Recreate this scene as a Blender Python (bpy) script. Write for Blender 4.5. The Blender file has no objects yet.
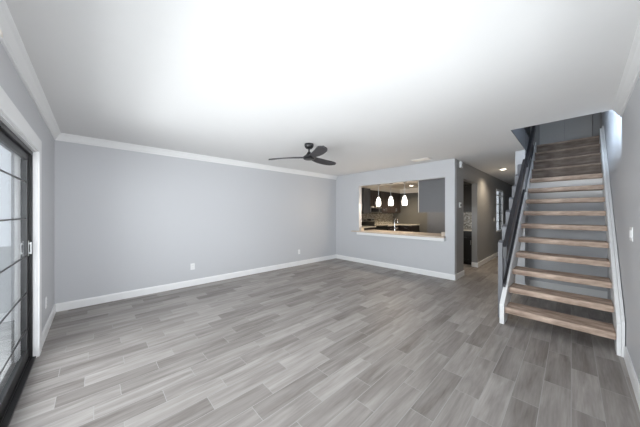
import bpy, bmesh, math, random
from mathutils import Vector, Matrix
random.seed(7)
S = bpy.context.scene
COL = S.collection

# ------------------------------------------------------------------ camera
cam_d = bpy.data.cameras.new('camera'); cam = bpy.data.objects.new('camera', cam_d); COL.objects.link(cam)
cam.location = (0, 0, 1.35)
cam.rotation_euler = (math.radians(90), 0, math.radians(46.55))
cam_d.sensor_width = 36; cam_d.lens = 238.0*36/640
cam_d.shift_y = -0.6/640
cam_d.clip_start = 0.02
S.camera = cam
S.view_settings.view_transform = 'Standard'; S.view_settings.look = 'None'
S.view_settings.gamma = 1; S.view_settings.use_curve_mapping = False
S.view_settings.exposure = 0.19

# ------------------------------------------------------------------ daylight
W = bpy.data.worlds.new('world'); S.world = W; W.use_nodes = True
bg = W.node_tree.nodes['Background']
bg.inputs[0].default_value = (0.95, 0.97, 1.0, 1); bg.inputs[1].default_value = 1.3

def area(name, loc, rot, sx, sy, power, color=(1, 1, 1), spread=180):
    d = bpy.data.lights.new(name, 'AREA'); d.shape = 'RECTANGLE'; d.size = sx; d.size_y = sy
    d.energy = power; d.color = color; d.spread = math.radians(spread)
    o = bpy.data.objects.new(name, d); COL.objects.link(o)
    o.location = loc; o.rotation_euler = [math.radians(a) for a in rot]
    return o
# overcast daylight standing in the sliding door's opening; the lamps below it are added
DAY = area('daylight_at_door', (-1.3, -1.7, 1.15), (91, 0, 0), 4.6, 2.3, 235, (1.0, .97, .94))
GRD = area('fill_off_patio', (-1.5, -5.6, -0.01), (180, 0, 0), 11.0, 6.0, 1900, (1.0, .965, .93))  # upward lamp over the patio, added to brighten the room's ceiling
GR2 = area('fill_off_side_yard', (4.4, 1.15, -0.01), (180, 0, 0), 4.5, 5.0, 260, (1.0, .97, .94))  # upward fill lamp added outside the side window, for the ceiling
WIN = area('fill_at_added_window', (3.6, 1.15, 1.6), (88, 0, 90), 4.6, 2.8, 470, (1.0, .96, .94))  # fill lamp behind the added side window, brightens the long wall
SKYL = area('daylight_upstairs', (-2.75, 4.30, 4.35), (57, 0, -88), 0.8, 0.8, 95, (0.78, 0.88, 1.0), spread=70)  # lamp outside the unseen upstairs window, aimed to make the right-wall patch

# ------------------------------------------------------------------ helpers
def mesh_obj(name, bm, mat, parent=None, smooth=False, bevel=0, loc=None):
    bmesh.ops.recalc_face_normals(bm, faces=bm.faces)
    me = bpy.data.meshes.new(name); bm.to_mesh(me); bm.free()
    o = bpy.data.objects.new(name, me); COL.objects.link(o)
    if mat: me.materials.append(mat)
    if parent: o.parent = parent
    if loc: o.location = loc
    if smooth:
        for p in me.polygons: p.use_smooth = True
        try:
            me.set_sharp_from_angle(angle=math.radians(40))
        except Exception: pass
    if bevel:
        b = o.modifiers.new('bevel', 'BEVEL'); b.width = bevel; b.segments = 2; b.limit_method = 'ANGLE'
    return o

def box(bm, x0, x1, y0, y1, z0, z1):
    vs = [bm.verts.new((x, y, z)) for x in (x0, x1) for y in (y0, y1) for z in (z0, z1)]
    for f in ((0, 1, 3, 2), (4, 6, 7, 5), (0, 4, 5, 1), (2, 3, 7, 6), (0, 2, 6, 4), (1, 5, 7, 3)):
        bm.faces.new([vs[i] for i in f])
    return vs

def boxes(*bs):
    bm = bmesh.new()
    for b in bs: box(bm, *b)
    return bm

def prism(bm, pts, axis, a, b):
    """extrude polygon pts (2-D) along axis from a to b"""
    def P(p, t):
        if axis == 'x': return (t, p[0], p[1])
        if axis == 'y': return (p[0], t, p[1])
        return (p[0], p[1], t)
    A = [bm.verts.new(P(p, a)) for p in pts]; B = [bm.verts.new(P(p, b)) for p in pts]
    bm.faces.new(A); bm.faces.new(B[::-1])
    n = len(pts)
    for i in range(n): bm.faces.new([A[i], A[(i+1) % n], B[(i+1) % n], B[i]])

def lathe(bm, prof, c=(0, 0, 0), n=28, cap=True):
    rings = []
    for r, z in prof:
        rings.append([bm.verts.new((c[0]+r*math.cos(2*math.pi*i/n), c[1]+r*math.sin(2*math.pi*i/n), c[2]+z)) for i in range(n)])
    for a, b in zip(rings, rings[1:]):
        for i in range(n): bm.faces.new([a[i], a[(i+1) % n], b[(i+1) % n], b[i]])
    if cap:
        bm.faces.new(rings[0]); bm.faces.new(rings[-1][::-1])

def tube(bm, pts, r, n=12):
    pts = [Vector(p) for p in pts]; rings = []
    for i, p in enumerate(pts):
        t = (pts[min(i+1, len(pts)-1)] - pts[max(i-1, 0)]).normalized()
        up = Vector((0, 0, 1)) if abs(t.z) < .9 else Vector((0, 1, 0))
        u = t.cross(up).normalized(); v = t.cross(u)
        rings.append([bm.verts.new(p + r*(u*math.cos(2*math.pi*k/n) + v*math.sin(2*math.pi*k/n))) for k in range(n)])
    for a, b in zip(rings, rings[1:]):
        for k in range(n): bm.faces.new([a[k], a[(k+1) % n], b[(k+1) % n], b[k]])
    bm.faces.new(rings[0]); bm.faces.new(rings[-1][::-1])

def struct(o): o['kind'] = 'structure'; return o
def tag(o, label, cat, group=None):
    o['label'] = label; o['category'] = cat
    if group: o['group'] = group
    return o
def empty(name, loc=(0, 0, 0), rz=0):
    o = bpy.data.objects.new(name, None); COL.objects.link(o); o.empty_display_size = .1
    o.location = loc; o.rotation_euler = (0, 0, rz); return o
def copy_tree(o, parent=None):
    c = o.copy(); COL.objects.link(c)
    if parent: c.parent = parent
    for ch in list(o.children): copy_tree(ch, c)
    return c

# ------------------------------------------------------------------ materials
def mat(name, col, rough=.5, metal=0, spec=.5, noise=0, nscale=8, bump=0, bscale=60, emit=None, estr=0):
    m = bpy.data.materials.new(name); m.use_nodes = True
    nt = m.node_tree; b = nt.nodes['Principled BSDF']
    b.inputs['Base Color'].default_value = (*col, 1); b.inputs['Roughness'].default_value = rough
    b.inputs['Metallic'].default_value = metal; b.inputs['Specular IOR Level'].default_value = spec
    tc = nt.nodes.new('ShaderNodeTexCoord')
    if noise:
        n = nt.nodes.new('ShaderNodeTexNoise'); n.inputs['Scale'].default_value = nscale; n.inputs['Detail'].default_value = 4
        nt.links.new(tc.outputs['Object'], n.inputs['Vector'])
        r = nt.nodes.new('ShaderNodeMapRange'); r.inputs[3].default_value = 1-noise; r.inputs[4].default_value = 1+noise
        nt.links.new(n.outputs[0], r.inputs[0])
        v = nt.nodes.new('ShaderNodeVectorMath'); v.operation = 'SCALE'; v.inputs[0].default_value = col
        nt.links.new(r.outputs[0], v.inputs['Scale']); nt.links.new(v.outputs[0], b.inputs['Base Color'])
    if bump:
        n = nt.nodes.new('ShaderNodeTexNoise'); n.inputs['Scale'].default_value = bscale; n.inputs['Detail'].default_value = 3
        nt.links.new(tc.outputs['Object'], n.inputs['Vector'])
        bp = nt.nodes.new('ShaderNodeBump'); bp.inputs['Strength'].default_value = bump; bp.inputs['Distance'].default_value = .002
        nt.links.new(n.outputs[0], bp.inputs['Height']); nt.links.new(bp.outputs[0], b.inputs['Normal'])
    if emit:
        b.inputs['Emission Color'].default_value = (*emit, 1); b.inputs['Emission Strength'].default_value = estr
    return m

M_wall = mat('wall_paint_blue_grey', (.57, .575, .595), .42, spec=.4, noise=.012, nscale=1.2, bump=.1, bscale=140)
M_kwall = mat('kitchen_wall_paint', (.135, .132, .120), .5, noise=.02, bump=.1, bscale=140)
M_ceil = mat('ceiling_paint', (.83, .825, .82), .8, spec=.2, noise=.01, bump=.2, bscale=90)
M_white = mat('white_trim_paint', (.86, .86, .86), .35, noise=.01)
M_cream = mat('cream_paint', (.88, .83, .76), .5, noise=.01)
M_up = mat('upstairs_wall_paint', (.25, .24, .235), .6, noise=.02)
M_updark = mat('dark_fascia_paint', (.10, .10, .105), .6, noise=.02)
M_updoor = mat('closet_door_paint', (.38, .365, .35), .5, noise=.02)
M_black = mat('black_metal', (.012, .012, .013), .35, noise=.1)
M_bronze = mat('dark_bronze_aluminium', (.014, .013, .013), .4, metal=0, noise=.25, nscale=30)
M_char = mat('charcoal_paint', (.028, .027, .031), .4, noise=.05)
M_balus = mat('grey_baluster_paint', (.17, .172, .19), .45, noise=.04)
M_fan = mat('fan_blade_grey_brown', (.045, .042, .045), .5, noise=.25, nscale=14)
M_plate = mat('white_plastic', (.85, .85, .85), .3, noise=.005)
M_slot = mat('dark_slot', (.05, .05, .05), .6, noise=.05)
M_steel = mat('stainless_steel', (.55, .55, .55), .28, metal=1, noise=.05, nscale=40)
M_chrome = mat('chrome', (.8, .8, .8), .1, metal=1, noise=.02)
M_cabgrey = mat('charcoal_cabinet_paint', (.075, .08, .09), .35, noise=.04)
M_cabbrown = mat('dark_espresso_cabinet', (.050, .038, .034), .4, noise=.2, nscale=10)
M_panel = mat('grey_tall_panel', (.15, .152, .16), .4, noise=.03)
M_stone = mat('beige_stone', (.62, .53, .44), .25, noise=.12, nscale=22)
M_counter = mat('cream_counter', (.72, .68, .60), .25, noise=.06, nscale=30)
M_glassblk = mat('black_glass', (.01, .01, .015), .06, noise=.05)
M_shade = mat('lit_frosted_glass', (.9, .9, .9), .3, noise=.01, emit=(1, .93, .82), estr=5)
M_bulb = mat('lit_lamp_lens', (.9, .9, .9), .3, noise=.01, emit=(1, .9, .75), estr=9)
M_conc = mat('patio_concrete', (.5, .5, .49), .8, noise=.1, nscale=5, bump=.3)
M_fence = mat('pale_stucco', (.62, .65, .68), .8, noise=.05, nscale=6, bump=.3)

def glass_mat(tint=(.93, .97, 1)):
    m = bpy.data.materials.new('window_glass'); m.use_nodes = True; nt = m.node_tree
    nt.nodes.remove(nt.nodes['Principled BSDF']); out = nt.nodes['Material Output']
    t = nt.nodes.new('ShaderNodeBsdfTransparent'); t.inputs[0].default_value = (*tint, 1)
    g = nt.nodes.new('ShaderNodeBsdfGlossy'); g.inputs['Roughness'].default_value = .01
    fr = nt.nodes.new('ShaderNodeFresnel'); fr.inputs[0].default_value = 1.5
    ge = nt.nodes.new('ShaderNodeNewGeometry'); mr = nt.nodes.new('ShaderNodeMapRange')   # thin pane: the far face must not reflect totally
    mr.inputs[3].default_value = 1.5; mr.inputs[4].default_value = 1/1.5
    nt.links.new(ge.outputs['Backfacing'], mr.inputs[0]); nt.links.new(mr.outputs[0], fr.inputs[0])
    mx = nt.nodes.new('ShaderNodeMixShader')
    nt.links.new(fr.outputs[0], mx.inputs[0]); nt.links.new(t.outputs[0], mx.inputs[1]); nt.links.new(g.outputs[0], mx.inputs[2])
    nt.links.new(mx.outputs[0], out.inputs[0]); return m
M_glass = glass_mat()

def plank_mat(name, wid, length, cols, grout, along='y', streak=1.0, rough=.32, gw=.0022):
    """staggered planks: wid across, length along; a tone per plank, grain streaks along it"""
    m = bpy.data.materials.new(name); m.use_nodes = True; nt = m.node_tree; L = nt.links
    b = nt.nodes['Principled BSDF']; b.inputs['Specular IOR Level'].default_value = .4
    def N(t, **k):
        n = nt.nodes.new(t)
        for a, v in k.items(): setattr(n, a, v)
        return n
    def MA(op, a, c=None):
        n = N('ShaderNodeMath', operation=op)
        for i, v in enumerate((a, c)):
            if v is None: continue
            if isinstance(v, (int, float)): n.inputs[i].default_value = v
            else: L.new(v, n.inputs[i])
        return n.outputs[0]
    tc = N('ShaderNodeTexCoord'); sp = N('ShaderNodeSeparateXYZ'); L.new(tc.outputs['Object'], sp.inputs[0])
    X, Y = sp.outputs[0], sp.outputs[1]
    rx = MA('DIVIDE', X, wid); row = MA('FLOOR', rx); fx = MA('SUBTRACT', rx, row)
    wn = N('ShaderNodeTexWhiteNoise', noise_dimensions='1D'); L.new(row, wn.inputs['W'])
    off = MA('ADD', MA('MULTIPLY', row, .3333), MA('MULTIPLY', wn.outputs[0], .12))
    ry = MA('ADD', MA('DIVIDE', Y, length), off); cell = MA('FLOOR', ry); fy = MA('SUBTRACT', ry, cell)
    cv = N('ShaderNodeCombineXYZ'); L.new(row, cv.inputs[0]); L.new(cell, cv.inputs[1])
    w2 = N('ShaderNodeTexWhiteNoise', noise_dimensions='2D'); L.new(cv.outputs[0], w2.inputs['Vector'])
    # grain
    sh = N('ShaderNodeVectorMath', operation='MULTIPLY'); L.new(cv.outputs[0], sh.inputs[0]); sh.inputs[1].default_value = (7.3, 3.1, 0)
    mp = N('ShaderNodeVectorMath', operation='MULTIPLY'); L.new(tc.outputs['Object'], mp.inputs[0]); mp.inputs[1].default_value = (16, 1.6, 1)
    ad = N('ShaderNodeVectorMath', operation='ADD'); L.new(mp.outputs[0], ad.inputs[0]); L.new(sh.outputs[0], ad.inputs[1])
    n1 = N('ShaderNodeTexNoise'); n1.inputs['Scale'].default_value = 1.0; n1.inputs['Detail'].default_value = 5; n1.inputs['Distortion'].default_value = .6
    L.new(ad.outputs[0], n1.inputs['Vector'])
    mp2 = N('ShaderNodeVectorMath', operation='MULTIPLY'); L.new(tc.outputs['Object'], mp2.inputs[0]); mp2.inputs[1].default_value = (90, 5, 1)
    n2 = N('ShaderNodeTexNoise'); n2.inputs['Scale'].default_value = 1.0; n2.inputs['Detail'].default_value = 3
    L.new(mp2.outputs[0], n2.inputs['Vector'])
    n3 = N('ShaderNodeTexNoise'); n3.inputs['Scale'].default_value = 5.0; n3.inputs['Detail'].default_value = 3
    L.new(ad.outputs[0], n3.inputs['Vector'])
    t = MA('ADD', MA('MULTIPLY', w2.outputs[0], .55), MA('MULTIPLY', MA('SUBTRACT', n1.outputs[0], .5), 1.5*streak))
    t = MA('ADD', t, MA('MULTIPLY', MA('SUBTRACT', n2.outputs[0], .5), .45*streak))
    t = MA('ADD', t, MA('MULTIPLY', MA('SUBTRACT', n3.outputs[0], .5), .25*streak))
    t = MA('ADD', t, .22)
    cr = N('ShaderNodeValToRGB'); L.new(t, cr.inputs[0])
    e = cr.color_ramp.elements
    e[0].position = 0; e[0].color = (*cols[0], 1); e[1].position = 1; e[1].color = (*cols[-1], 1)
    for i, c in enumerate(cols[1:-1]):
        q = e.new((i+1)/(len(cols)-1)); q.color = (*c, 1)
    # grout
    ex = MA('MULTIPLY', MA('MINIMUM', fx, MA('SUBTRACT', 1, fx)), wid)
    ey = MA('MULTIPLY', MA('MINIMUM', fy, MA('SUBTRACT', 1, fy)), length)
    g = MA('LESS_THAN', MA('MINIMUM', ex, ey), gw)
    mx = N('ShaderNodeMix', data_type='RGBA'); L.new(g, mx.inputs[0]); L.new(cr.outputs[0], mx.inputs[6]); mx.inputs[7].default_value = (*grout, 1)
    L.new(mx.outputs[2], b.inputs['Base Color'])
    rr = MA('ADD', MA('MULTIPLY', n1.outputs[0], .12), rough-.06)
    L.new(MA('ADD', rr, MA('MULTIPLY', g, .3)), b.inputs['Roughness'])
    bp = N('ShaderNodeBump'); bp.inputs['Strength'].default_value = .35; bp.inputs['Distance'].default_value = .002
    L.new(MA('ADD', MA('MULTIPLY', n2.outputs[0], .25), MA('MULTIPLY', g, -1)), bp.inputs['Height']); L.new(bp.outputs[0], b.inputs['Normal'])
    return m
M_floor = plank_mat('wood_look_tile', .153, .61,
    [(.180, .159, .145), (.242, .219, .204), (.300, .275, .258), (.365, .337, .318), (.44, .411, .390)], (.40, .385, .37), rough=.46, gw=.0021)
M_updeck = mat('upstairs_floor_wood', (.2, .16, .13), .5, noise=.2, nscale=6)

def wood_mat(name='weathered_stair_wood', k=1.25):
    m = bpy.data.materials.new(name); m.use_nodes = True; nt = m.node_tree; L = nt.links
    b = nt.nodes['Principled BSDF']; b.inputs['Roughness'].default_value = .65
    tc = nt.nodes.new('ShaderNodeTexCoord'); mp = nt.nodes.new('ShaderNodeMapping'); mp.inputs['Scale'].default_value = (3, 30, 40)
    L.new(tc.outputs['Object'], mp.inputs[0])
    n = nt.nodes.new('ShaderNodeTexNoise'); n.inputs['Scale'].default_value = 1; n.inputs['Detail'].default_value = 6; n.inputs['Distortion'].default_value = .8
    L.new(mp.outputs[0], n.inputs['Vector'])
    mp2 = nt.nodes.new('ShaderNodeMapping'); mp2.inputs['Scale'].default_value = (6, 14, 14); L.new(tc.outputs['Object'], mp2.inputs[0])
    n2 = nt.nodes.new('ShaderNodeTexNoise'); n2.inputs['Scale'].default_value = 1; n2.inputs['Detail'].default_value = 3; L.new(mp2.outputs[0], n2.inputs['Vector'])
    a = nt.nodes.new('ShaderNodeMath'); a.operation = 'ADD'; L.new(n.outputs[0], a.inputs[0]); L.new(n2.outputs[0], a.inputs[1])
    h = nt.nodes.new('ShaderNodeMath'); h.operation = 'MULTIPLY'; h.inputs[1].default_value = .5; L.new(a.outputs[0], h.inputs[0])
    cr = nt.nodes.new('ShaderNodeValToRGB'); L.new(h.outputs[0], cr.inputs[0]); e = cr.color_ramp.elements
    e[0].position = .33; e[0].color = (.18, .128, .098, 1); e[1].position = .68; e[1].color = (.56, .465, .39, 1)
    q = e.new(.5); q.color = (.37, .29, .235, 1)
    for el in cr.color_ramp.elements: el.color = (el.color[0]*k, el.color[1]*k*.95, el.color[2]*k*.92, 1)
    L.new(cr.outputs[0], b.inputs['Base Color'])
    bp = nt.nodes.new('ShaderNodeBump'); bp.inputs['Strength'].default_value = .3; bp.inputs['Distance'].default_value = .003
    L.new(n.outputs[0], bp.inputs['Height']); L.new(bp.outputs[0], b.inputs['Normal']); return m
M_tread = wood_mat()
M_tread_shade = wood_mat('shaded_stair_wood', .66)  # same stair wood, the closed flight's shade put into the colour
M_riser = wood_mat('shaded_riser_wood', .40)  # riser wood darkened further, upper-flight shade in the colour

def mosaic_mat():
    m = bpy.data.materials.new('mosaic_tile'); m.use_nodes = True; nt = m.node_tree; L = nt.links
    b = nt.nodes['Principled BSDF']; b.inputs['Roughness'].default_value = .25
    tc = nt.nodes.new('ShaderNodeTexCoord'); mp = nt.nodes.new('ShaderNodeMapping'); mp.inputs['Scale'].default_value = (34, 34, 60)
    L.new(tc.outputs['Object'], mp.inputs[0])
    v = nt.nodes.new('ShaderNodeTexVoronoi'); v.distance = 'CHEBYCHEV'; v.inputs['Randomness'].default_value = .25; v.inputs['Scale'].default_value = 1.0
    L.new(mp.outputs[0], v.inputs['Vector'])
    s = nt.nodes.new('ShaderNodeSeparateColor'); L.new(v.outputs['Color'], s.inputs[0])
    cr = nt.nodes.new('ShaderNodeValToRGB'); L.new(s.outputs[0], cr.inputs[0]); cr.color_ramp.interpolation = 'CONSTANT'; e = cr.color_ramp.elements
    e[0].position = 0; e[0].color = (.22, .20, .17, 1); e[1].position = .35; e[1].color = (.36, .33, .28, 1); q = e.new(.7); q.color = (.62, .60, .54, 1)
    L.new(cr.outputs[0], b.inputs['Base Color']); return m
M_mosaic = mosaic_mat()

# ------------------------------------------------------------------ structure
H = 2.44; UF = 2.758; UH = 5.2
XA = -4.833; YL = -.395; YB = 5.235; XH = -1.605
def xr(y): return .352 + (y-3.6)*.0175          # the right wall runs very slightly off square
TH = .12

bm = boxes((-5.3, 1.0, YL-.14, 12.4, -.12, 0)); struct(mesh_obj('floor', bm, M_floor))
# ceiling slab with the stair opening
OX, OY0, OY1 = -.55, 3.98, 6.66
bm = boxes((-5.1, 1.0, YL-.2, OY0, H, UF), (-5.1, OX, OY0, 5.36, H, UF), (XH-.14, OX, 5.36, 12.4, H, UF), (OX, 1.0, OY1+.09, 12.4, H, UF))
struct(mesh_obj('ceiling', bm, M_ceil))
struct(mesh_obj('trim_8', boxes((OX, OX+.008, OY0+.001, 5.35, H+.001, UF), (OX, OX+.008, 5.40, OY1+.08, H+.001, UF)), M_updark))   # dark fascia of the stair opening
# wall behind the whole left-hand side (long wall)
struct(mesh_obj('wall_back', boxes((XA-TH, XA, YL-.14, YB, 0, H)), M_wall))
# left wall with the sliding door
DX0, DX1, DZ = -3.44, .12, 1.925
struct(mesh_obj('wall_left', boxes((XA, DX0, YL-.14, YL, 0, H), (DX0, DX1, YL-.14, YL, DZ, H), (DX1, .9, YL-.14, YL, 0, H)), M_wall))
# wall with the pass-through
PX0, PX1, PZ0, PZ1 = -3.985, -1.785, .834, 2.085
struct(mesh_obj('wall_kitchen', boxes((-5.1, PX0, YB, YB+TH, 0, H), (PX1, XH, YB, YB+TH, 0, H), (PX0, PX1, YB, YB+TH, 0, PZ0), (PX0, PX1, YB, YB+TH, PZ1, H)), M_wall))
# hall wall with kitchen doorway and window
HD0, HD1, HDZ = 5.80, 6.90, 2.09
WY0, WY1, WZ0, WZ1 = 9.06, 10.15, .74, 2.10
XT = XH-TH
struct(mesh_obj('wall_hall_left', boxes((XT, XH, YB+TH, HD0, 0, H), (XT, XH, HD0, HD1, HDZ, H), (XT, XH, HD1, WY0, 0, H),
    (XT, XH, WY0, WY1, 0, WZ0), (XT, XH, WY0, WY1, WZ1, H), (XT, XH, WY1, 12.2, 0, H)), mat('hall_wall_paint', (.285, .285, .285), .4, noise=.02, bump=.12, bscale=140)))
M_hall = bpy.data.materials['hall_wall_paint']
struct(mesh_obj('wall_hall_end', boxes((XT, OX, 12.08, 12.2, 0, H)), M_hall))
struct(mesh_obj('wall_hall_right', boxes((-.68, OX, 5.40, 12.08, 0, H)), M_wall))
struct(mesh_obj('wall_stair_back', boxes((OX, xr(5.85), 5.86, 5.96, 0, 1.72)), M_wall))
# right wall, full two-storey height
RW0, RW1, RZ0, RZ1 = .15, 2.15, .70, 2.10
def wpiece(bm, ya, yb, za, zb):
    prism(bm, [(xr(ya), ya), (xr(ya)+.12, ya), (xr(yb)+.12, yb), (xr(yb), yb)], 'z', za, zb)
bm = bmesh.new(); wpiece(bm, YL-.14, RW0, 0, UH); wpiece(bm, RW1, 12.2, 0, UH); wpiece(bm, RW0, RW1, 0, RZ0); wpiece(bm, RW0, RW1, RZ1, UH)
struct(mesh_obj('wall_right', bm, M_wall))
w = empty('added_window_3', (xr(1.15)+.06, 1.15, RZ0), -math.atan(.0175)); struct(w)  # added window, out of view, lets fill light onto the long wall
mesh_obj('window_frame', boxes((-.03, .03, -.998, -.94, 0, 1.4), (-.03, .03, .94, .998, 0, 1.4), (-.03, .03, -.03, .03, .06, 1.34), (-.03, .03, -.94, .94, 0, .06), (-.03, .03, -.94, .94, 1.34, 1.4)), M_white, w, bevel=.002)
mesh_obj('pane', boxes((-.004, .004, -.94, -.03, .06, 1.34), (-.004, .004, .03, .94, .06, 1.34)), M_glass, w)
mesh_obj('window_sill', boxes((-.11, -.031, -.99, .99, .001, .02)), M_white, w)
# upstairs shell
struct(mesh_obj('wall_upstairs_end', boxes((-2.2, -.50, 7.35, 7.47, UF, UH), (.30, .414, 7.35, 7.47, UF, UH), (-.52, .32, 7.471, 7.50, UF, UH), (-.50, .30, 7.35, 7.47, UF+2.05, UH)), M_up))
struct(mesh_obj('wall_upstairs_left', boxes((-2.32, -2.2, 3.5, 3.85, UF, UH), (-2.32, -2.2, 4.75, 7.47, UF, UH), (-2.32, -2.2, 3.85, 4.75, UF, 3.5), (-2.32, -2.2, 3.85, 4.75, 4.7, UH)), M_up))
struct(mesh_obj('wall_upstairs_near', boxes((-2.32, xr(3.5), 3.38, 3.5, UF, UH)), M_up))
struct(mesh_obj('ceiling_upstairs', boxes((-2.32, .5, 3.38, 7.47, UH, UH+.1)), M_ceil))
w = empty('unseen_window_2', (-2.26, 4.30, 3.5)); struct(w)  # unseen window, added for the bright patch beside the stairs
mesh_obj('window_frame', boxes((-.04, .04, -.45, -.40, 0, 1.2), (-.04, .04, .40, .45, 0, 1.2), (-.04, .04, -.40, .40, 0, .05), (-.04, .04, -.40, .40, 1.15, 1.2)), M_white, w)
mesh_obj('pane', boxes((-.004, .004, -.40, .40, .05, 1.15)), M_glass, w)
# kitchen shell
KX, KY, KH = -5.03, 8.90, 2.30
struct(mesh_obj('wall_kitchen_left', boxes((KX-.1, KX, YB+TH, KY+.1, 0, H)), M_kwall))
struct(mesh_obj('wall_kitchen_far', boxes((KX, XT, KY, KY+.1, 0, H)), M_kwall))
struct(mesh_obj('ceiling_kitchen', boxes((KX, XT, 6.05, KY, KH, KH+.06), (KX, XT, YB+TH, 6.05, 2.135, KH+.06)), M_cream))
struct(mesh_obj('trim_1', boxes((KX, KX+.34, 6.42, KY, 2.135, KH), (KX+.34, XT, KY-.06, KY, 2.12, KH)), M_cream))   # cream soffit band over the cabinets
struct(mesh_obj('trim_2', boxes((OX, xr(5.85)-.005, 5.835, 5.859, 1.56, 1.90)), M_white))   # white header board under the closed flight

# baseboards
BH, BT = .112, .015
def baseprof(): return [(0, 0), (BT, 0), (BT, BH-.02), (BT*.55, BH), (0, BH)]
def baseboard(name, p0, p1, side):
    """run from p0 to p1 on a wall; side = unit normal into the room"""
    p0 = Vector((*p0, 0)); p1 = Vector((*p1, 0)); n = Vector((*side, 0))
    bm = bmesh.new(); A = []; B = []
    for a, z in baseprof():
        A.append(bm.verts.new(p0+n*a+Vector((0, 0, z)))); B.append(bm.verts.new(p1+n*a+Vector((0, 0, z))))
    k = len(A)
    bm.faces.new(A); bm.faces.new(B[::-1])
    for i in range(k): bm.faces.new([A[i], A[(i+1) % k], B[(i+1) % k], B[i]])
    return bm
def join(*bms):
    out = bmesh.new()
    for b in bms:
        me = bpy.data.meshes.new('tmp'); b.to_mesh(me); b.free(); out.from_mesh(me); bpy.data.meshes.remove(me)
    return out
struct(mesh_obj('baseboard_back', baseboard('', (XA, YL), (XA, YB), (1, 0)), M_white))
struct(mesh_obj('baseboard_left', baseboard('', (XA+BT, YL), (-3.575, YL), (0, 1)), M_white))
struct(mesh_obj('baseboard_kitchen', baseboard('', (XA+BT, YB), (XH+BT, YB), (0, -1)), M_white))
struct(mesh_obj('baseboard_hall', join(baseboard('', (XH, YB), (XH, HD0), (1, 0)), baseboard('', (XT, HD0), (XH+BT, HD0), (0, 1)),
    baseboard('', (XT, HD1), (XH+BT, HD1), (0, -1)), baseboard('', (XH, HD1), (XH, 12.08), (1, 0))), M_white))
struct(mesh_obj('baseboard_right', baseboard('', (xr(YL), YL), (xr(3.58), 3.58), (-1, 0)), M_white))
struct(mesh_obj('baseboard_stair', join(baseboard('', (OX, 5.86), (xr(5.86), 5.86), (0, -1)), baseboard('', (-.68, 5.40), (OX, 5.40), (0, -1)), baseboard('', (OX, 5.4), (OX, 5.845), (1, 0)),
    baseboard('', (-.68, 5.4), (-.68, 12.08), (-1, 0))), M_white))
struct(mesh_obj('baseboard_end', baseboard('', (XH+BT, 12.08), (-.695, 12.08), (0, -1)), M_white))

# crown moulding
def crown(p0, p1, side):
    p0 = Vector((*p0, 0)); p1 = Vector((*p1, 0)); n = Vector((*side, 0))
    prof = [(0, H), (.062, H), (.062, H-.012), (.045, H-.03), (.022, H-.075), (.012, H-.082), (.012, H-.10), (0, H-.10)]
    bm = bmesh.new(); A = [bm.verts.new(p0+n*a+Vector((0, 0, z))) for a, z in prof]; B = [bm.verts.new(p1+n*a+Vector((0, 0, z))) for a, z in prof]
    k = len(A); bm.faces.new(A); bm.faces.new(B[::-1])
    for i in range(k): bm.faces.new([A[i], A[(i+1) % k], B[(i+1) % k], B[i]])
    return bm
struct(mesh_obj('trim_3', crown((XA, YL), (XA, YB), (1, 0)), M_white))
struct(mesh_obj('trim_4', crown((XA+.01, YL), (xr(YL), YL), (0, 1)), M_white))
struct(mesh_obj('trim_5', crown((xr(YL), YL+.06), (xr(OY0-.03), OY0-.03), (-1, 0)), M_white))

# ------------------------------------------------------------------ sliding door
CW = .125
struct(mesh_obj('trim_6', boxes((DX0-CW, DX0, YL, YL+.02, 0, DZ+CW), (DX0, DX1, YL, YL+.02, DZ, DZ+CW), (DX1, DX1+CW, YL, YL+.02, 0, DZ+CW)), M_white, bevel=.003))
struct(mesh_obj('trim_7', boxes((DX0, DX0+.012, YL-.02, YL+.004, 0, DZ-.012), (DX0, DX1, YL-.02, YL+.004, DZ-.012, DZ)), M_white))
d = empty('door_1', (DX0, YL-.07, 0)); struct(d)
LW = DX1-DX0
mesh_obj('door_frame', boxes((.0, .035, -.07, .05, .03, DZ), (LW-.035, LW, -.07, .05, .03, DZ), (.035, LW-.035, -.07, .05, DZ-.045, DZ)), M_bronze, d, bevel=.002)
mesh_obj('threshold', boxes((0, LW, -.07, .07, 0, .018), (0, LW, -.045, -.039, .018, .032), (0, LW, -.010, -.004, .018, .032), (0, LW, .03, .036, .018, .03)), M_bronze, d, bevel=.001)
PW = (LW-.07)/3
for i in range(3):
    x0 = .035+i*PW; x1 = x0+PW; yo = .012 if i != 1 else -.028
    p = mesh_obj('door_panel', boxes((x0, x0+.045, yo-.016, yo+.016, .033, DZ-.045), (x1-.045, x1, yo-.016, yo+.016, .033, DZ-.045),
        (x0+.045, x1-.045, yo-.016, yo+.016, .033, .115), (x0+.045, x1-.045, yo-.016, yo+.016, DZ-.10, DZ-.045)), M_bronze, d, bevel=.002)
    mesh_obj('pane', boxes((x0+.045, x1-.045, yo-.004, yo+.004, .115, DZ-.10)), M_glass, p)
    gb = []
    gx0, gx1, gz0, gz1 = x0+.045, x1-.045, .115, DZ-.10
    for zc in (.30, .63, .96, 1.30, 1.63): gb.append((gx0, gx1, yo+.0045, yo+.0075, zc-.006, zc+.006))
    mesh_obj('muntin', boxes(*gb), M_bronze, p)
    if i == 0:
        h = mesh_obj('handle', boxes((x0+.016, x0+.030, yo+.016, yo+.022, .96, 1.10), (x0+.018, x0+.028, yo+.022, yo+.034, .98, .995), (x0+.018, x0+.028, yo+.022, yo+.034, 1.065, 1.08), (x0+.017, x0+.029, yo+.030, yo+.038, .975, 1.085)), M_steel, p, bevel=.002)
        h['label'] = 'small metal pull handle'
# outside the door
struct(mesh_obj('ground', boxes((-16, 9, -9.2, YL-.14, -.14, -.03), (1.05, 9, YL-.14, 6, -.14, -.03)), M_conc))
struct(mesh_obj('wall_patio', boxes((-16, 9, -9.15, -9.0, -.03, 1.85)), M_fence))

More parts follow.
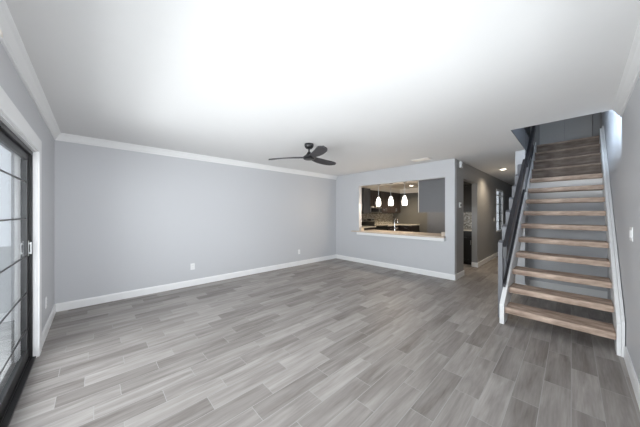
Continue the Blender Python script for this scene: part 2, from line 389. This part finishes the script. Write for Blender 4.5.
# ------------------------------------------------------------------ hall window
w = empty('window_1', (XH, (WY0+WY1)/2, WZ0)); struct(w)
hw = (WY1-WY0)/2; wh = WZ1-WZ0
mesh_obj('window_frame', boxes((-.05, .004, -hw, -hw+.035, 0, wh), (-.05, .004, hw-.035, hw, 0, wh), (-.05, .004, -hw+.035, hw-.035, 0, .05), (-.05, .004, -hw+.035, hw-.035, wh-.05, wh), (-.05, .004, -hw+.035, hw-.035, wh-.20, wh-.17)), M_white, w)
mesh_obj('pane', boxes((-.03, -.024, -hw+.035, hw-.035, .05, wh-.05)), M_glass, w)
mesh_obj('muntin', boxes(*[(-.023, -.018, -hw+.035, hw-.035, .05+(wh-.25)*k/4-.008, .05+(wh-.25)*k/4+.008) for k in (1, 2, 3)]), M_char, w)

# ------------------------------------------------------------------ staircase
SK = math.atan(.019)
ST = empty('staircase', (-.131, 3.632, 0), -SK)
tag(ST, 'straight open staircase with weathered wood treads and white stringers beside the right wall', 'staircase')
R, RUN, TT = .197, .233, .068
X0, X1 = -.427, .427            # local tread extent
NT = 14
t0 = None
for k in range(NT):
    z = R*(k+1); y = k*RUN
    if k < 9 or True:
        dep = .285 if k < NT-1 else .12
        if t0 is None:
            t0 = mesh_obj('tread', boxes((X0, X1, 0, dep, -TT, 0)), M_tread, ST, bevel=.008, loc=(0, y, z)); tt = t0
        elif k == NT-1:
            mesh_obj('tread', boxes((X0, X1, 0, .10, -.032, 0)), M_tread_shade, ST, bevel=.006, loc=(0, y, z))
        elif k >= 10:
            mesh_obj('tread', boxes((X0, X1, 0, .275, -.032, 0)), M_tread_shade, ST, bevel=.006, loc=(0, y, z))
        else:
            tt = t0.copy(); COL.objects.link(tt); tt.location = (0, y, z)
    if k >= 10:
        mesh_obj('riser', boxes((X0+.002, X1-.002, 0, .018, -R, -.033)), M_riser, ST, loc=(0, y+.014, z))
sl = R/RUN
def zn(y): return R + y*sl       # nosing line, local y
def stringer(xa, xb, up, dn, ytop, foot):
    bm = bmesh.new()
    prism(bm, [(foot, 0), (foot, zn(foot)+up), (ytop, zn(ytop)+up), (ytop, zn(ytop)-dn), (max(foot, (dn-R)/sl)+.02, 0)], 'x', xa, xb)
    return bm
mesh_obj('stringer', stringer(X0-.046, X0-.001, .07, .30, 1.70, -.04), M_white, ST, bevel=.002)
mesh_obj('stringer', stringer(X1+.001, X1+.028, .13, .30, 3.02, -.03), M_white, ST, bevel=.002)
mesh_obj('wall_skirt', stringer(X1+.029, X1+.050, .17, .30, 3.02, -.04), M_white, ST, bevel=.002)
bm = bmesh.new(); prism(bm, [(1.78, zn(1.78)-.25), (1.78, zn(1.78)+.07), (3.02, zn(3.02)+.07), (3.02, zn(3.02)-.25)], 'x', X0-.012, X0-.001)
mesh_obj('stringer', bm, M_white, ST)
# outer skirt closing the stringer against the wall, then flat balusters with a dark rail along their inner face
def ztop(y): return .985+(y-.17)*sl
b0 = None
for i in range(7):
    y = .15+i*RUN
    zb = 0 if i == 0 else zn(y)-.22
    bm = bmesh.new(); yw = .075
    prism(bm, [(y, zb), (y+yw, zb), (y+yw, ztop(y)+.03), (y, ztop(y))], 'x', X0-.098, X0-.05)
    mesh_obj('baluster', bm, M_balus, ST, bevel=.002)
bm = bmesh.new(); prism(bm, [(.12, ztop(.12)-.17), (.12, ztop(.12)-.02), (1.72, ztop(1.72)-.02), (1.72, ztop(1.72)-.17)], 'x', X0-.049, X0+.002)
hr = mesh_obj('handrail', bm, M_char, ST, bevel=.006); hr['label'] = 'dark charcoal sloping handrail'
bm = bmesh.new(); prism(bm, [(1.721, ztop(1.72)-.17), (1.721, ztop(1.72)-.02), (2.95, ztop(2.95)-.02), (2.95, ztop(2.95)-.17)], 'x', X0-.026, X0+.022)
mesh_obj('handrail', bm, M_char, ST, bevel=.006)['label'] = 'upper length of dark handrail along the stair wall'
# lower rail under the handrail
bm = bmesh.new()
mesh_obj('lower_rail', (prism(bm, [(.16, ztop(.16)-.62), (.16, ztop(.16)-.54), (1.72, ztop(1.72)-.54), (1.72, ztop(1.72)-.62)], 'x', X0-.049, X0-.022), bm)[1], M_char, ST)

# upstairs guard
g = empty('guard_rail', (OX-.045, 4.30, UF)); tag(g, 'black upstairs guard rail along the left edge of the stair opening', 'railing')
for i in range(21):
    mesh_obj('baluster', boxes((-.013, .013, i*.11, i*.11+.045, 0, .90)), M_black, g)
mesh_obj('top_rail', boxes((-.03, .03, -.05, 2.30, .90, .95)), M_black, g, bevel=.004)
# upstairs closet doors
d = empty('door_2', (-.10, 7.37, UF)); struct(d)
for s in (0, 1):
    p = mesh_obj('door_panel', boxes((-.397+.398*s, -.003+.398*s, 0, .035, .01, 2.04)), M_updoor, d, bevel=.002)
    mesh_obj('knob', boxes((-.06+.10*s, -.04+.10*s, -.02, 0, .95, .97)), M_steel, p, bevel=.004)

# ------------------------------------------------------------------ ceiling fan
F = empty('ceiling_fan', (-2.854, 2.465, H)); tag(F, 'dark three-blade ceiling fan hanging from the white ceiling', 'ceiling fan')
bm = bmesh.new(); lathe(bm, [(.070, 0), (.074, -.018), (.068, -.05), (.045, -.075), (.02, -.082)]); mesh_obj('canopy', bm, M_black, F, smooth=True)
bm = bmesh.new(); lathe(bm, [(.013, -.07), (.013, -.15)], n=14); mesh_obj('downrod', bm, M_black, F, smooth=True)
bm = bmesh.new(); lathe(bm, [(.018, -.125), (.028, -.135), (.045, -.165), (.075, -.19), (.095, -.205), (.097, -.225), (.08, -.245), (.03, -.25)]); mesh_obj('motor_housing', bm, M_black, F, smooth=True)
def blade(ang):
    bm = bmesh.new(); n = 18; m = 7; L0, L1 = .05, .68; top = []; bot = []
    for i in range(n+1):
        t = i/n; r = L0+(L1-L0)*t
        wdt = (.035+.042*math.sin(min(1, t*1.25)*math.pi*.5)) * (math.sqrt(max(0, 1-((t-.80)/.20)**2)) if t > .80 else 1)
        wdt = max(wdt, .004)
        sweep = .035*math.sin(t*math.pi)
        pitch = math.radians(16*(1-t)+8); zc = -.212 - .006*t
        ra = []; rb = []
        for j in range(m+1):
            s = j/m*2-1
            y = s*wdt*math.cos(pitch)+sweep; z = zc - s*wdt*math.sin(pitch) + .006*(1-s*s)
            ra.append(bm.verts.new((r, y, z+.007))); rb.append(bm.verts.new((r, y, z-.007)))
        top.append(ra); bot.append(rb)
    for g_ in (top, bot):
        for i in range(n):
            for j in range(m): bm.faces.new([g_[i][j], g_[i+1][j], g_[i+1][j+1], g_[i][j+1]])
    for i in range(n):
        bm.faces.new([top[i][0], bot[i][0], bot[i+1][0], top[i+1][0]]); bm.faces.new([top[i][m], top[i+1][m], bot[i+1][m], bot[i][m]])
    for j in range(m):
        bm.faces.new([top[0][j], top[0][j+1], bot[0][j+1], bot[0][j]]); bm.faces.new([top[n][j], bot[n][j], bot[n][j+1], top[n][j+1]])
    o = mesh_obj('blade', bm, M_fan, F, smooth=True); o.rotation_euler = (0, 0, ang); return o
b = blade(math.radians(169+46.55))
for a in (120, 240):
    c = b.copy(); COL.objects.link(c); c.rotation_euler = (0, 0, math.radians(169+46.55+a))

# ------------------------------------------------------------------ small fittings
def outlet(loc, rz, label, group=None):
    o = empty('electrical_outlet', loc, rz); tag(o, label, 'electrical outlet', group)
    mesh_obj('cover_plate', boxes((-.037, .037, -.006, 0, -.058, .058)), M_plate, o, bevel=.002)
    for s in (-1, 1):
        r = mesh_obj('receptacle', boxes((-.017, .017, -.009, -.006, s*.021-.014, s*.021+.014)), M_plate, o, bevel=.001)
        mesh_obj('slot', boxes((-.008, -.006, -.0096, -.009, s*.021-.006, s*.021+.006), (.006, .008, -.0096, -.009, s*.021-.006, s*.021+.006)), M_slot, r)
    return o
outlet((XA, 1.32, .355), math.radians(90), 'white wall outlet on the long grey wall, the one nearer the sliding door')
outlet((XA, 3.83, .345), math.radians(90), 'white wall outlet on the long grey wall, the one nearer the far corner')
outlet((-4.03, YL, .35), math.radians(180), 'white wall outlet low on the left wall between sliding door casing and corner')

o = empty('light_switch', (xr(3.23), 3.23, 1.175), math.radians(-90)); tag(o, 'white double rocker light switch on the right wall beside the stairs', 'light switch')
mesh_obj('cover_plate', boxes((-.058, .058, -.006, 0, -.058, .058)), M_plate, o, bevel=.002)
for s in (-1, 1):
    r = mesh_obj('rocker', boxes((s*.023-.016, s*.023+.016, -.011, -.006, -.033, .033)), M_plate, o, bevel=.002)

t = empty('thermostat', (XH, 5.535, 1.515), math.radians(90)); tag(t, 'small white thermostat on the hall wall left of the kitchen doorway', 'thermostat')
mesh_obj('body', boxes((-.045, .045, -.025, 0, -.055, .055)), M_plate, t, bevel=.006)
mesh_obj('screen', boxes((-.028, .028, -.0265, -.0252, -.022, .016)), M_slot, t)
t = empty('alarm_siren', (XH, 5.56, 2.355), math.radians(90)); tag(t, 'white alarm box mounted high on the hall wall just below the ceiling', 'alarm')
mesh_obj('body', boxes((-.06, .06, -.045, 0, -.065, .065)), M_plate, t, bevel=.008)
mesh_obj('grille', boxes(*[(-.03, .03, -.047, -.0452, -.03+k*.012, -.026+k*.012) for k in range(5)]), M_slot, t)
t = empty('motion_sensor', (-1.93, YL, 2.245), math.radians(180)); tag(t, 'white plastic sensor high on the left wall just under the crown moulding', 'motion sensor')
mesh_obj('body', boxes((-.03, .03, -.06, 0, -.035, .035)), M_plate, t, bevel=.006)
mesh_obj('lens', boxes((-.018, .018, -.064, -.0602, -.025, .0)), M_cream, t, bevel=.002)

v = empty('air_vent', (-2.10, 4.84, H), 0); tag(v, 'beige ceiling air vent in front of the kitchen pass-through', 'air vent')
mesh_obj('frame', boxes((-.17, .17, -.09, -.065, -.012, 0), (-.17, .17, .065, .09, -.012, 0), (-.17, -.145, -.065, .065, -.012, 0), (.145, .17, -.065, .065, -.012, 0)), M_cream, v, bevel=.002)
mesh_obj('louver', boxes(*[(-.145, .145, -.06+k*.022, -.048+k*.022, -.01, -.002) for k in range(6)]), M_cream, v)
mesh_obj('backing', boxes((-.145, .145, -.065, .065, -.0015, 0)), M_slot, v)

def downlight(loc, label, power, col=(1, .82, .6)):
    o = empty('recessed_light', loc); tag(o, label, 'ceiling light')
    bm = bmesh.new(); lathe(bm, [(.062, -.001), (.062, -.006), (.088, -.006), (.092, -.001)], cap=False); mesh_obj('trim_ring', bm, M_white, o, smooth=True)
    bm = bmesh.new(); lathe(bm, [(.061, -.001), (.061, -.004)]); mesh_obj('lens', bm, M_bulb, o)
    d = bpy.data.lights.new('lamp', 'SPOT'); d.energy = power; d.color = col; d.spot_size = math.radians(150); d.spot_blend = .8; d.shadow_soft_size = .05
    l = bpy.data.objects.new('lamp', d); COL.objects.link(l); l.parent = o; l.location = (0, 0, -.03)
    return o
downlight((-1.17, 7.41, H), 'round recessed light in the hall ceiling', 52)
downlight((-3.85, 8.05, KH), 'round recessed light in the kitchen ceiling behind the pendants', 85)

# ------------------------------------------------------------------ pass-through counter and pendants
c = empty('bar_counter', (-2.9, 5.24, .79)); tag(c, 'beige stone bar counter on the pass-through sill with white apron', 'counter')
mesh_obj('countertop', boxes((-1.27, 1.13, -.12, -.001, .045, .073), (-1.079, 1.109, -.001, .70, .045, .073)), M_stone, c, bevel=.003)
a_ = mesh_obj('apron', boxes((-1.09, 1.125, -.10, -.001, -.02, .044)), M_white, c, bevel=.003); a_['label'] = 'white painted apron strip'
for s in (0, 1):
    mesh_obj('end_splash', boxes((-1.079+s*2.12, -1.012+s*2.12, .0, .13, .0735, .16)), M_stone, c, bevel=.002)
struct(mesh_obj('wall_bar', boxes((PX0+.05, PX1-.15, YB+TH, 5.93, 0, .83)), M_kwall))

def pendant(x, y, label):
    o = empty('pendant_light', (x, y, 2.135)); tag(o, label, 'pendant light', 'pendant lights over the bar counter')
    bm = bmesh.new(); lathe(bm, [(.058, 0), (.06, -.012), (.045, -.024), (.012, -.03)]); mesh_obj('canopy', bm, M_bronze, o, smooth=True)
    bm = bmesh.new(); lathe(bm, [(.005, -.028), (.005, -.345)], n=8); mesh_obj('stem', bm, M_steel, o, smooth=True)
    bm = bmesh.new(); lathe(bm, [(.012, -.34), (.022, -.35), (.024, -.385), (.02, -.39)]); mesh_obj('socket', bm, M_steel, o, smooth=True)
    bm = bmesh.new(); lathe(bm, [(.022, -.36), (.032, -.385), (.050, -.43), (.062, -.49), (.063, -.54), (.055, -.592), (.050, -.594), (.058, -.54), (.057, -.49), (.045, -.435), (.016, -.38)], cap=False); mesh_obj('lamp_shade', bm, M_shade, o, smooth=True)
    d = bpy.data.lights.new('lamp', 'POINT'); d.energy = 7.5; d.color = (1, .84, .66); d.shadow_soft_size = .03
    l = bpy.data.objects.new('lamp', d); COL.objects.link(l); l.parent = o; l.location = (0, 0, -.62)
pendant(-3.60, 5.60, 'leftmost of the three lit white glass pendant lights over the bar')
pendant(-3.23, 5.60, 'middle one of the three lit white glass pendant lights over the bar')
pendant(-2.85, 5.60, 'rightmost of the three lit white glass pendant lights over the bar')

f = empty('kitchen_faucet', (-3.23, 5.80, .864)); tag(f, 'tall chrome gooseneck faucet standing on the bar counter', 'faucet')
bm = bmesh.new(); lathe(bm, [(.028, 0), (.028, .008), (.018, .015), (.017, .10), (.013, .11)]); mesh_obj('base', bm, M_chrome, f, smooth=True)
pts = [(0, 0, .09), (0, 0, .27)] + [(0, .075-.075*math.cos(a), .27+.075*math.sin(a)) for a in [math.pi*k/8 for k in range(1, 9)]] + [(0, .15, .22)]
bm = bmesh.new(); tube(bm, pts, .011); mesh_obj('spout', bm, M_chrome, f, smooth=True)
bm = bmesh.new(); tube(bm, [(.015, 0, .06), (.045, 0, .065), (.085, 0, .10)], .007); mesh_obj('lever', bm, M_chrome, f, smooth=True)

# ------------------------------------------------------------------ kitchen cabinets
def cabinet(name, label, loc, wdt, dep, hgt, mt, doors=1, facing='x', drawer=False, toe=False, group=None, counter=None):
    """origin at the back-left-bottom corner; local +x runs along the wall, front at -y"""
    o = empty(name, loc, {'x': math.radians(90), 'y': 0, 'back': math.radians(180)}[facing]); tag(o, label, 'cabinet', group)
    z0 = .09 if toe else 0
    body = boxes((0, wdt, -dep+.02, 0, z0, hgt)) if not toe else boxes((0, wdt, -dep+.02, 0, z0, hgt), (.0, wdt, -dep+.08, 0, 0, z0))
    mesh_obj('body', body, mt, o)
    dw = wdt/doors
    for i in range(doors):
        a, b_ = i*dw+.003, (i+1)*dw-.003; zt = hgt-.003 if not drawer else hgt-.17
        bs = [(a, b_, -dep+.004, -dep+.0195, z0+.003, zt)]
        fr = .055
        bs += [(a, a+fr, -dep-.004, -dep+.004, z0+.003, zt), (b_-fr, b_, -dep-.004, -dep+.004, z0+.003, zt), (a+fr, b_-fr, -dep-.004, -dep+.004, z0+.003, z0+fr), (a+fr, b_-fr, -dep-.004, -dep+.004, zt-fr, zt)]
        p = mesh_obj('door', boxes(*bs), mt, o)
        hx = b_-.03 if i % 2 == 0 else a+.03
        zc = (zt-.12) if toe else (z0+.12)
        mesh_obj('handle', boxes((hx-.005, hx+.005, -dep-.03, -dep-.022, zc-.06, zc+.06), (hx-.004, hx+.004, -dep-.022, -dep-.0045, zc-.05, zc-.042), (hx-.004, hx+.004, -dep-.022, -dep-.0045, zc+.042, zc+.05)), M_steel, p)
        if drawer:
            q = mesh_obj('drawer', boxes((a, b_, -dep-.002, -dep+.0195, hgt-.163, hgt-.003)), mt, o)
            mesh_obj('handle', boxes(((a+b_)/2-.06, (a+b_)/2+.06, -dep-.026, -dep-.018, hgt-.09, hgt-.08), ((a+b_)/2-.05, (a+b_)/2-.042, -dep-.018, -dep-.002, hgt-.09, hgt-.08), ((a+b_)/2+.042, (a+b_)/2+.05, -dep-.018, -dep-.002, hgt-.09, hgt-.08)), M_steel, q)
    return o
kx = KX+.001
cabinet('wall_cabinet', 'deep charcoal wall cabinet at the left end of the pass-through view', (kx, 6.05, 1.33), .37, .60, .80, M_cabgrey, 1, 'x')
cabinet('wall_cabinet', 'short dark brown wall cabinet above the microwave', (kx, 6.72, 1.56), .70, .33, .572, M_cabbrown, 2, 'x')
cabinet('wall_cabinet', 'narrow dark brown wall cabinet left of the microwave', (kx, 6.43, 1.35), .28, .33, .782, M_cabbrown, 1, 'x')
cabinet('wall_cabinet', 'dark brown two-door wall cabinet right of the microwave', (kx, 7.43, 1.35), .72, .33, .782, M_cabbrown, 2, 'x')
cabinet('wall_cabinet', 'dark brown two-door wall cabinet in the far kitchen corner', (kx, 8.16, 1.35), .72, .33, .782, M_cabbrown, 2, 'x')
cabinet('base_cabinet', 'dark base cabinet left of the range', (kx, 5.97, 0), .74, .60, .88, M_cabbrown, 1, 'x', True, True)
cabinet('base_cabinet', 'dark base cabinet right of the range under the cream worktop', (kx, 7.45, 0), .83, .60, .88, M_cabbrown, 2, 'x', True, True)
cabinet('base_cabinet', 'dark base cabinet against the far kitchen wall', (kx+.62, KY-.001, 0), .46, .60, .88, M_cabbrown, 1, 'y', True, True)
tag(mesh_obj('countertop', boxes((kx, kx+.63, 5.97, 6.71, .881, .915)), M_counter, bevel=.003), 'short cream worktop left of the range', 'countertop')
tag(mesh_obj('countertop', boxes((kx, kx+.63, 7.45, KY-.001, .881, .915), (kx+.63, kx+1.10, 8.26, KY-.001, .881, .915)), M_counter, bevel=.003), 'cream L-shaped worktop right of the range', 'countertop')
tag(mesh_obj('backsplash', boxes((kx, kx+.012, 5.97, KY-.001, .916, 1.325)), M_mosaic), 'mosaic tile backsplash behind the range under the wall cabinets', 'backsplash')

r = empty('kitchen_range', (kx+.014, 6.72, 0), math.radians(90)); tag(r, 'black and stainless kitchen range under the microwave', 'stove')
mesh_obj('body', boxes((0, .72, -.60, 0, .02, .90)), M_black, r, bevel=.004)
mesh_obj('oven_door', boxes((.01, .71, -.63, -.601, .16, .78)), M_glassblk, r, bevel=.004)
mesh_obj('oven_handle', boxes((.08, .64, -.67, -.655, .72, .74), (.09, .11, -.655, -.6305, .72, .74), (.61, .63, -.655, -.6305, .72, .74)), M_steel, r, bevel=.003)
mesh_obj('cooktop', boxes((0, .72, -.62, 0, .901, .915)), M_glassblk, r, bevel=.003)
mesh_obj('back_guard', boxes((0, .72, -.07, 0, .9155, 1.04)), M_black, r, bevel=.003)
cp = mesh_obj('control_panel', boxes((0, .72, -.07, 0, 1.041, 1.17)), M_steel, r, bevel=.006)
mesh_obj('display', boxes((.24, .48, -.073, -.0702, 1.07, 1.14)), M_glassblk, cp)
for x in (.07, .16, .56, .65):
    bm = bmesh.new(); tube(bm, [(x, -.0705, 1.10), (x, -.095, 1.10)], .02, 14); mesh_obj('knob', bm, M_black, cp, smooth=True)
m_ = empty('microwave_oven', (kx, 6.73, 1.36), math.radians(90)); tag(m_, 'stainless over-the-range microwave with dark door window', 'microwave')
mesh_obj('body', boxes((0, .68, -.40, 0, 0, .195)), M_steel, m_, bevel=.004)
mesh_obj('door', boxes((.02, .50, -.412, -.401, .02, .155)), M_glassblk, m_, bevel=.003)
mesh_obj('handle', boxes((.51, .525, -.435, -.425, .03, .16), (.51, .525, -.425, -.4005, .03, .045), (.51, .525, -.425, -.4005, .145, .16)), M_steel, m_)
mesh_obj('control_panel', boxes((.54, .665, -.410, -.401, .02, .155)), M_black, m_)

# upper cabinet hanging behind the right end of the pass-through, its grey back to the room
o = empty('wall_cabinet', (-1.73, 5.50, 1.36), math.radians(180)); tag(o, 'large grey hanging cabinet at the right end of the pass-through, back towards the living room', 'cabinet')
mesh_obj('body', boxes((0, .72, -.33, 0, 0, .774)), M_panel, o)
mesh_obj('edge_trim', boxes((.72, .732, -.33, .003, 0, .774)), M_cream, o)
for i in range(2):
    p = mesh_obj('door', boxes((.003+i*.36, .357+i*.36, -.35, -.331, .003, .771)), M_panel, o, bevel=.002)
    mesh_obj('handle', boxes((.33+i*.06-.005, .33+i*.06+.005, -.375, -.367, .06, .18), (.33+i*.06-.004, .33+i*.06+.004, -.367, -.3505, .07, .08), (.33+i*.06-.004, .33+i*.06+.004, -.367, -.3505, .16, .17)), M_steel, p)

# run of cabinets seen through the hall doorway
cabinet('tall_cabinet', 'tall grey pantry cabinet seen through the right part of the pass-through', (-2.88, 7.62, 0), .50, .60, 2.12, M_panel, 1, 'y', False, True)
cabinet('base_cabinet', 'black base cabinet seen through the hall doorway', (-2.37, 7.62, 0), .63, .60, .88, M_black, 1, 'y', True, True)
cabinet('wall_cabinet', 'dark wall cabinet seen through the hall doorway', (-2.37, 7.62, 1.38), .63, .34, .74, M_black, 1, 'y')
tag(mesh_obj('countertop', boxes((-2.37, -1.74, 7.0, 7.62, .881, .915)), M_counter, bevel=.003), 'cream worktop piece seen through the hall doorway', 'countertop')
tag(mesh_obj('backsplash', boxes((-2.37, -1.74, 7.605, 7.62, .916, 1.375)), M_mosaic), 'beige tile backsplash seen through the hall doorway', 'backsplash')
struct(mesh_obj('wall_kitchen_partition', boxes((-2.9, XT, 7.625, 7.72, 0, KH)), M_kwall))
# hall light switch
o = empty('light_switch', (XH, 8.78, 1.15), math.radians(90)); tag(o, 'white light switch on the hall wall just before the tall window', 'light switch')
mesh_obj('cover_plate', boxes((-.037, .037, -.006, 0, -.058, .058)), M_plate, o, bevel=.002)
mesh_obj('rocker', boxes((-.016, .016, -.011, -.0062, -.033, .033)), M_plate, o, bevel=.002)
